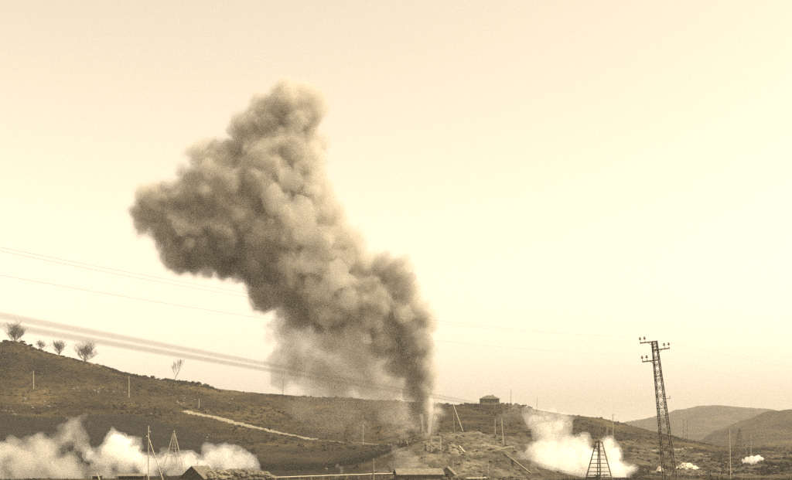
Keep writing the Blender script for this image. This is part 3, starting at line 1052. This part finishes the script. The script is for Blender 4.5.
# ------------------------------------------------------------------ lattice pylon and its wires
def pylon():
    D = 112.0
    k = D / F
    top = pt(654.3, 341, D)
    foot_x = (671.5 - CX) * k
    axis = Vector(((654.3 - 670.2) * k, 0, (480 - 341) * k)).normalized()
    # follow the axis down to the ground
    p = top.copy()
    while p.z > h1(p.x, p.y): p -= axis * .1
    hgt = (top - p).length
    root = empty('lattice_pylon', p, 0, math.atan2(axis.x, axis.z))
    wb, wt = .62 + .073 * hgt * .62, .46

    def C(i, z):
        w = wb + (wt - wb) * (z / hgt) ** .9 if z > 0 else wb
        s = ((-1, -1), (1, -1), (1, 1), (-1, 1))[i % 4]
        return Vector((s[0] * w / 2, s[1] * w / 2, z))
    zs = [0]
    while zs[-1] < hgt - .35:
        zs.append(min(hgt, zs[-1] + .68 + .5 * (1 - zs[-1] / hgt)))
    for i in range(4):
        MB().path([C(i, z) for z in (-.4, hgt * .25, hgt * .5, hgt * .75, hgt)], .10, 4).build('leg', M['steel'], root)
        br = MB()
        for q, (a, c) in enumerate(zip(zs[:-1], zs[1:])):
            br.bar(C(i, a), C(i + 1, c), .04).bar(C(i + 1, a), C(i, c), .04)
            if q % 4 == 0: br.bar(C(i, a), C(i + 1, a), .075)
        tag(br.build('bracing', M['steel'], root), kind='stuff')
    tips = {}
    for nm, z, s, L in (('tl', hgt - .06, -1, 1.42), ('ra', hgt - .92, 1, 1.42), ('ll', hgt - 1.98, -1, 1.42)):
        a = MB().box((s * (L / 2 - .1), 0, z), (L + .3, .10, .12)).build('cross_arm', M['steel'], root)
        MB().bar((s * .1, 0, z - .5), (s * L * .45, 0, z - .05), .05).build('arm_strut', M['steel'], root)
        for j, x in enumerate((L, L - .46)):
            ins = MB().lathe((s * x, 0, z + .06), [(.022, 0), (.022, .26), (.05, .27), (.13, .31), (.15, .36), (.07, .40), (.07, .44), (.11, .48), (.05, .55)], 9).build('insulator', M['porcelain'], root)
            MB().path([(s * x, 0, z), (s * x + .03, 0, z + .08), (s * x, 0, z + .18)], .045, 6).build('insulator_hook', M['steel'], ins)
            tips[nm + str(j)] = (s * x, 0, z + .58)
    for z, s, d in ((hgt - 5.65, -1, .18), (hgt - 6.0, 1, .62)):
        MB().bar((s * .25, 0, z), (s * (.3 + d), 0, z + .02), .05).bar((s * (.3 + d), 0, z), (s * (.3 + d), 0, z + .28), .05).build('bracket', M['steel'], root)
    MB().box((0, 0, -.3), (wb + .5, wb + .5, .8)).build('footing', M['stone'], root)
    tag(root, 'tall leaning steel lattice pylon with three short arms of pin insulators', 'pylon')
    bpy.context.view_layer.update()
    mw = Matrix.Translation(p) @ Matrix.Rotation(math.atan2(axis.x, axis.z), 4, 'Y')
    return {k_: mw @ Vector(v) for k_, v in tips.items()}


tips = pylon()


def wire(name, A, ex, eD, cross_px, cross_py, sag, w, label, group):
    """a wire from A sagging to a far support outside the frame; the support's height follows from where the wire passes"""
    lo_, hi_ = -60.0, 90.0
    for _ in range(50):
        mid = (lo_ + hi_) / 2
        B = Vector(((ex - CX) / F * eD, eD, mid))
        best = None
        for i in range(201):
            t = i / 200
            q = A.lerp(B, t); q.z -= sag * 4 * t * (1 - t)
            px = CX + q.x / q.y * F
            if best is None or abs(px - cross_px) < best[0]: best = (abs(px - cross_px), HY - (q.z - CZ) / q.y * F)
        if best[1] > cross_py: lo_ = mid
        else: hi_ = mid
    pts = []
    for i in range(61):
        t = i / 60
        q = A.lerp(B, t); q.z -= sag * 4 * t * (1 - t)
        pts.append(q - A)
    o = MB().path(pts, [w * (.25 + 1.1 * i / 60) if ex < 0 else w * .6 for i in range(61)], 5).build(name, M['wire'])
    o.location = A
    return tag(o, label, 'wire', group)


WG = 'power line wires'
wire('power_wire', tips['tl0'], -320, 58, 0, 247, 1.6, .013, 'highest thin wire from the pylon top arm across the pale left sky', WG)
wire('power_wire', tips['tl1'], -320, 58, 0, 251, 1.9, .013, 'thin wire just beneath the highest one in the left sky', WG)
wire('power_wire', tips['ll0'], -320, 58, 0, 275, 1.4, .013, 'lowest thin wire crossing the left sky above the cables', WG)
wire('power_wire', tips['ra0'], 1150, 150, 792, 368, .6, .014, 'upper faint wire leaving the pylon towards the right hills', WG)
wire('power_wire', tips['ll1'], 1150, 150, 792, 389, .6, .010, 'lower faint wire leaving the pylon towards the right hills', WG)

# steel guy cables from the stayed mast to beside the camera
crown = pt(612.6, 427.5, 559.6)
for y0, w, lab in ((304.5, .0066, 'upper of two blurred steel guy cables slanting from the left sky to the stayed mast'), (315, .0076, 'lower of two blurred steel guy cables slanting from the left sky to the stayed mast')):
    B = pt(-60, y0, 2.6)
    d = (B - crown)
    B2 = crown + d * 1.002
    o = MB().path([crown.lerp(B2, t) - crown for t in [1 - (1 - i / 80) ** 2.2 for i in range(81)]], [w * (.35 + .65 * (1 - (1 - i / 80) ** 2.2) ** 40) for i in range(81)], 6).build('guy_cable', M['cable'])
    o.location = crown
    tag(o, lab, 'cable', 'guy cables')

# ------------------------------------------------------------------ smoke and steam
def billow(puffs, D, vox=1.25, seed=1, kids=16, grand=5, amp=2.0, cell=9, offs=(0.0,), depth=1.0, krad=(.28, .5), warp=()):
    """closed billowing surfaces of a smoke cloud. puffs: (column, row, radius, depth offset) on a cloud standing at distance D"""
    r = np.random.default_rng(seed)
    P = [np.array([p[0], (p[3] if len(p) > 3 else r.uniform(-.5, .5) * p[2]) * depth, -p[1], p[2]], float) for p in puffs]
    allp = list(P)
    for p in P:
        for _ in range(kids):
            d = r.normal(size=3); d /= np.linalg.norm(d)
            kr = p[3] * r.uniform(*krad)
            c = p[:3] + d * (p[3] - kr * .35)
            allp.append(np.array([*c, kr]))
            if kr > vox * 4:
                for _ in range(grand):
                    e = r.normal(size=3); e /= np.linalg.norm(e)
                    gr = kr * r.uniform(.28, .5)
                    allp.append(np.array([*(c + e * (kr - gr * .3)), gr]))
    A = np.array(allp)
    mx = max(offs) + amp + 4 * vox + sum(q[1] for q in warp)
    lo = (A[:, :3] - A[:, 3:]).min(0) - mx; hi = (A[:, :3] + A[:, 3:]).max(0) + mx
    n = np.ceil((hi - lo) / vox).astype(int) + 1
    f = np.full(n, -1e3, np.float32)
    ax = [lo[i] + vox * np.arange(n[i], dtype=np.float32) for i in range(3)]
    for p in A:
        R = p[3] + mx
        s = [slice(max(0, int((p[i] - R - lo[i]) / vox)), min(n[i], int((p[i] + R - lo[i]) / vox) + 2)) for i in range(3)]
        d2 = ((ax[0][s[0]] - p[0]) ** 2)[:, None, None] + ((ax[1][s[1]] - p[1]) ** 2)[None, :, None] + ((ax[2][s[2]] - p[2]) ** 2)[None, None, :]
        v = f[s[0], s[1], s[2]]
        np.maximum(v, p[3] - np.sqrt(d2), out=v)
    if warp:
        f = warp_field(f, vox, warp, r)
    if amp:
        a, c = amp, cell
        for o in range(4):
            f += a * lattice3(f.shape, max(c / vox, 1.5), r)
            a *= .55; c *= .5
    res = []
    k = D / F
    for o in offs:
        v, q = surface_nets(f + o)
        w = lo + v * vox
        pos = np.stack([(w[:, 0] - CX) * k, D + w[:, 1] * k, CZ + (HY + w[:, 2]) * k], 1)
        res.append((pos, q))
    return res


def cloud(name, parts, label, cat, D, seed=1, group=None):
    """parts: list of (part name, (pos, quads), material); the first is the thing itself"""
    root = None
    for nm, (pos, q), m in parts:
        o = link(nm if root else name, np_mesh(nm, pos, q, m, True), None, root)
        root = root or o
    return tag(root, label, cat, group)


SM = 450.0
body = [(427, 428, 5, 0), (427, 419, 7, 0), (426, 409, 10, 0), (424, 397, 11, 0), (421, 384, 13, 0), (418, 369, 14, 0), (413, 353, 17, 4), (417, 338, 13, -5),
        (409, 322, 19, 0), (401, 303, 20, 6), (415, 312, 12, -8), (389, 284, 20, 0), (394, 270, 12, -6), (377, 268, 16, 4), (385, 330, 22, 6), (368, 305, 26, 0),
        (400, 365, 14, 5), (352, 285, 26, 8), (340, 262, 26, 0), (337, 240, 20, -4), (322, 225, 26, 6), (312, 205, 24, 0), (300, 185, 22, 5), (303, 163, 18, -6),
        (292, 145, 26, 4), (297, 114, 25, 0), (310, 102, 15, -5), (284, 100, 16, 2), (270, 115, 20, 4), (256, 124, 12, 0), (255, 140, 22, 0), (270, 165, 32, 0), (235, 163, 24, 5),
        (212, 158, 16, 0), (200, 155, 11, -4), (240, 200, 38, 0), (208, 198, 28, 4), (188, 205, 22, 0), (160, 200, 17, 0), (150, 190, 11, 3), (151, 217, 14, 0), (168, 228, 18, 3), (190, 238, 28, 0),
        (222, 240, 30, 0), (262, 235, 36, 6), (290, 252, 34, 0), (250, 262, 22, 0), (275, 280, 24, 4), (305, 285, 28, 0), (330, 300, 26, 6), (205, 257, 14, 0), (300, 305, 20, 6)]
halo, outer, core, heart = billow(body, SM, 1.25, 3, 26, 8, 2.0, 6, (4.5, 1.6, -.8, -5.0), krad=(.25, .6), warp=((30, 5.5), (13, 4.0), (6, 2.0)))
M['smoke_halo'] = vol('smoke_halo', sep(.66, .45), .012, .0)
M['smoke_thin'] = vol('smoke_edge', sep(.64, .42), .045, .0)
M['smoke_core'] = vol('smoke_body', sep(.63, .40), .15, .0)
M['smoke_heart'] = vol('smoke_heart', sep(.76, .38), .20, .0)
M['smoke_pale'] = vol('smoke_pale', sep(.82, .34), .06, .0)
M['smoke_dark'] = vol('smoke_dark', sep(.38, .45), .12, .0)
M['smoke_veil'] = vol('smoke_veil', sep(.66, .40), .038, .0)
M['hill_veil'] = vol('hill_veil', sep(.86, .4), .026, .0)
M['smoke_column'] = vol('smoke_column', sep(.50, .40), .17, .0)
M['steam'] = vol('steam', sep(.985, .14), .16, .1)
M['steam_thin'] = vol('steam_thin', sep(.988, .15), .06, .1)
M['steam_drift'] = vol('steam_drift', sep(.95, .3), .035, .1)
M['faint_wisp'] = vol('faint_wisp', sep(.95, .3), .022, .1)
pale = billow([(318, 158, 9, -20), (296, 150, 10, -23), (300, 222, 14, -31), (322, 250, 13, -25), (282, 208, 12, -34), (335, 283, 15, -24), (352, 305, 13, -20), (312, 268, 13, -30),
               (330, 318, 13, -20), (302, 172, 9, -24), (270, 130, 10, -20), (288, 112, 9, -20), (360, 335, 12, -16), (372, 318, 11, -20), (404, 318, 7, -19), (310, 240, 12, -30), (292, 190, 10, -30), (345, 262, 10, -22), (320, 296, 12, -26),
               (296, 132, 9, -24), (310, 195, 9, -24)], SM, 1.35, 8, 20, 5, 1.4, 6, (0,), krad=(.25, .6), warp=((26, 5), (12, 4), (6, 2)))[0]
column = billow([(427, 431, 3.5, 0), (427, 424, 5, 0), (426, 416, 6.5, 0), (424, 407, 8, 0), (423, 397, 9.5, 0), (421, 386, 11, 0), (419, 373, 12, 0), (417, 359, 13, 0), (413, 345, 15, 0), (411, 330, 16, 0),
                 (414, 410, 6, 2), (410, 395, 8, 2), (418, 422, 4, 0)], SM, 1.1, 12, 22, 5, 1.5, 6, (.5,), krad=(.25, .55), warp=((14, 2.2), (7, 1.8), (4, 1.0)))[0]
M['steam_puff'] = vol('steam_puff', sep(.985, .14), .5, .1)
jl = [(428.6 + 2.2 * t, 435 - 36 * t, 1.5 + 1.3 * t ** .7, -8 - 10 * t) for t in [k / 34 for k in range(35)]] + [(424.5 - 3.5 * t, 435 - 19 * t, 1.2 + .8 * t, -8 - 5 * t) for t in [k / 20 for k in range(21)]] + [(424.5 + .5 * k, 435.2, 1.4, -8) for k in range(9)]
jet = billow(jl, SM, .6, 18, 3, 0, .35, 3, (0,), warp=((6, .8), (3, .4)))[0]
M['steam_jet'] = vol('steam_jet', sep(.98, .18), .17, .1)
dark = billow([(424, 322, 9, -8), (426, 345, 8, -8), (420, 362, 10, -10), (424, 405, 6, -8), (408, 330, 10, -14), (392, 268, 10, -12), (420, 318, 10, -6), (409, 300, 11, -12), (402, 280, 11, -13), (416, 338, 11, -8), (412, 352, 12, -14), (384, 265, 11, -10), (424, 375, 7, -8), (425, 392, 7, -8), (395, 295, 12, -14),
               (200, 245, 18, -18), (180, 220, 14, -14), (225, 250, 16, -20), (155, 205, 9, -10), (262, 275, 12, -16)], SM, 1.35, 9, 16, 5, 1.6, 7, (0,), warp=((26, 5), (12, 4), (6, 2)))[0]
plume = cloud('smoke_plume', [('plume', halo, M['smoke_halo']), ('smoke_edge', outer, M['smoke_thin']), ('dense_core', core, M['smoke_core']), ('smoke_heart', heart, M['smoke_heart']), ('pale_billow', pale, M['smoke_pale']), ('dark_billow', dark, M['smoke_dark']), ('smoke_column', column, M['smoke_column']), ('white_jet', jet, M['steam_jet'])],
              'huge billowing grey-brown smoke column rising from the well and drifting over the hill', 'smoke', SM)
veil = billow([(330, 328, 36), (296, 328, 24), (362, 348, 34), (300, 366, 24), (335, 380, 26), (378, 370, 26), (398, 384, 20), (288, 386, 12)], SM + 12, 1.6, 21, 16, 4, 8, 14, (0, -8, -15), 1.0, warp=((40, 10), (18, 7), (8, 3)))
cloud('smoke_veil', [('veil', veil[0], M['smoke_veil']), ('thick_wisp', veil[1], M['smoke_veil']), ('veil_core', veil[2], M['smoke_veil'])], 'thin brown smoke veil hanging beneath the big plume above the ridge', 'smoke', SM)
hv = billow([(306, 408, 18), (340, 412, 22), (385, 410, 22), (322, 428, 14), (408, 418, 14), (415, 402, 12), (362, 428, 14), (400, 432, 8), (340, 398, 18), (370, 396, 18), (290, 402, 10)], SM + 16, 1.3, 23, 16, 4, 7, 11, (-1, -7), 1.0, warp=((24, 7), (11, 5), (5, 2)))
cloud('smoke_veil', [('veil', hv[0], M['hill_veil']), ('thick_wisp', hv[1], M['hill_veil'])], 'pale patchy smoke drifting low across the slope beside the smoke jet', 'smoke', SM)
w1 = billow([(398, 452, 5), (405, 457, 6), (414, 463, 7), (402, 464, 6), (392, 468, 5), (383, 474, 5), (423, 468, 5)], 394, .9, 51, 12, 3, 1.4, 5, (0,), warp=((16, 4), (8, 3), (4, 1.2)))[0]
cloud('steam_wisp', [('steam', w1, M['steam_drift'])], 'thin pale steam wisp drifting up behind the long shed', 'steam', 394)
w2 = billow([(508, 418, 6), (518, 412, 7), (526, 416, 6), (514, 404, 5), (503, 424, 4), (528, 426, 5)], 470, 1.2, 52, 12, 3, 2, 6, (0,), warp=((18, 5), (9, 3)))[0]
cloud('steam_wisp', [('steam', w2, M['faint_wisp'])], 'faint haze of steam on the slope between house and cream steam', 'steam', 470)
w3 = billow([(337, 466, 2), (341, 468, 2.2), (342, 472, 2.2), (338, 476, 2)], 385, .5, 53, 10, 2, .9, 3, (0,))[0]
cloud('steam_wisp', [('steam', w3, M['steam_thin'])], 'tiny curl of steam above the thin pipeline', 'steam', 385)

# steam on the right, round the derrick
sr = billow([(598, 478, 14, 10), (615, 470, 12, 8), (625, 471, 7, 5), (632, 469, 4, 4), (614, 455, 9, 8), (608, 446, 7, 8), (610, 441, 5, 8), (586, 447, 8, 12), (581, 443, 6, 12), (588, 439, 5, 12), (590, 460, 12, 12), (602, 462, 10, 14),
             (618, 480, 12, 6), (580, 478, 10, 12)], 400, .8, 31, 14, 4, .9, 4, (1.6, -1.2), warp=((14, 2.5), (6, 1.6), (3, .8)))
cloud('steam_cloud', [('steam', sr[0], M['steam_thin']), ('dense_steam', sr[1], M['steam'])], 'dense bright white steam billowing behind the pyramid derrick', 'steam', 400)
s2 = billow([(545, 465, 20, 0), (565, 462, 20, 4), (535, 475, 16, 0), (555, 478, 20, 0), (578, 470, 16, 4), (548, 448, 14, 6), (545, 432, 13, 8), (556, 428, 13, 8), (540, 420, 9, 8), (562, 420, 9, 8), (550, 417, 9, 8)], 420, 1.1, 33, 14, 4, 1.8, 6, (1, -5), warp=((26, 6), (12, 4), (6, 2)))
cloud('steam_cloud', [('steam', s2[0], M['steam_thin']), ('thick_steam', s2[1], M['steam_thin'])], 'soft rounded cream steam cloud left of the pyramid derrick with a puff above', 'steam', 420)
# steam on the left
s3 = billow([(20, 458, 18), (45, 448, 18), (0, 455, 20), (62, 437, 15), (74, 430, 12), (52, 432, 9), (30, 472, 22), (82, 452, 8), (-25, 455, 24), (65, 472, 16), (92, 470, 11), (80, 421, 5), (86, 440, 6), (108, 470, 9), (0, 482, 18), (50, 484, 16)], 384, 1.1, 41, 14, 4, 6.5, 12, (-1, -6), warp=((34, 10), (15, 6), (7, 3)))
cloud('steam_cloud', [('steam', s3[0], M['steam_drift']), ('thick_steam', s3[1], M['steam_drift'])], 'broad tan drifting steam bank before the dark lower slope', 'steam', 395)
s4 = billow([(118, 446, 13), (112, 456, 12), (128, 455, 13), (140, 461, 10), (152, 463, 8), (165, 462, 9), (178, 462, 9), (190, 463, 8), (199, 464, 6), (104, 460, 9), (95, 463, 7), (86, 460, 6), (125, 466, 10), (150, 472, 8), (172, 472, 8)], 404, .9, 43, 14, 4, 1.2, 5, (1.8, -1.5), warp=((22, 5), (10, 3), (5, 1.5)))
cloud('steam_cloud', [('steam', s4[0], M['steam_thin']), ('dense_steam', s4[1], M['steam'])], 'bright white steam roll stretching behind the braced pole to the tripod', 'steam', 410)
s5 = billow([(212, 458, 12), (225, 455, 11), (240, 461, 11), (250, 465, 8), (230, 467, 12), (208, 448, 6), (205, 466, 10)], 410, 1.0, 45, 14, 4, 1.8, 5, (1, -3), warp=((18, 4), (8, 2.5), (4, 1)))
cloud('steam_cloud', [('steam', s5[0], M['steam_thin']), ('thick_steam', s5[1], M['steam_thin'])], 'faint low cream steam puff above the rubble heap', 'steam', 410)
s6 = billow([(743, 461.5, 2.2), (747, 460, 2.8), (751, 459, 3), (755, 458.6, 3), (759, 458, 2.8), (762, 458.4, 1.8), (751, 461, 3), (756, 460.5, 2.6)], 480, .45, 47, 12, 3, .6, 2.5, (0,), warp=((5, .8), (3, .6)))[0]
cloud('steam_cloud', [('steam', s6, M['steam_puff'])], 'small white steam puff at the foot of the far lattice derrick', 'steam', 520)

# ------------------------------------------------------------------ air
zlo, zhi = float(Z.min()) - 1.2, 185.0
hz = MB().box((0, 0, (zlo + zhi) / 2), (14000, 14000, zhi - zlo)).build('haze', vol('haze_air', sep(.97, .35), .0001))
tag(hz, kind='stuff')
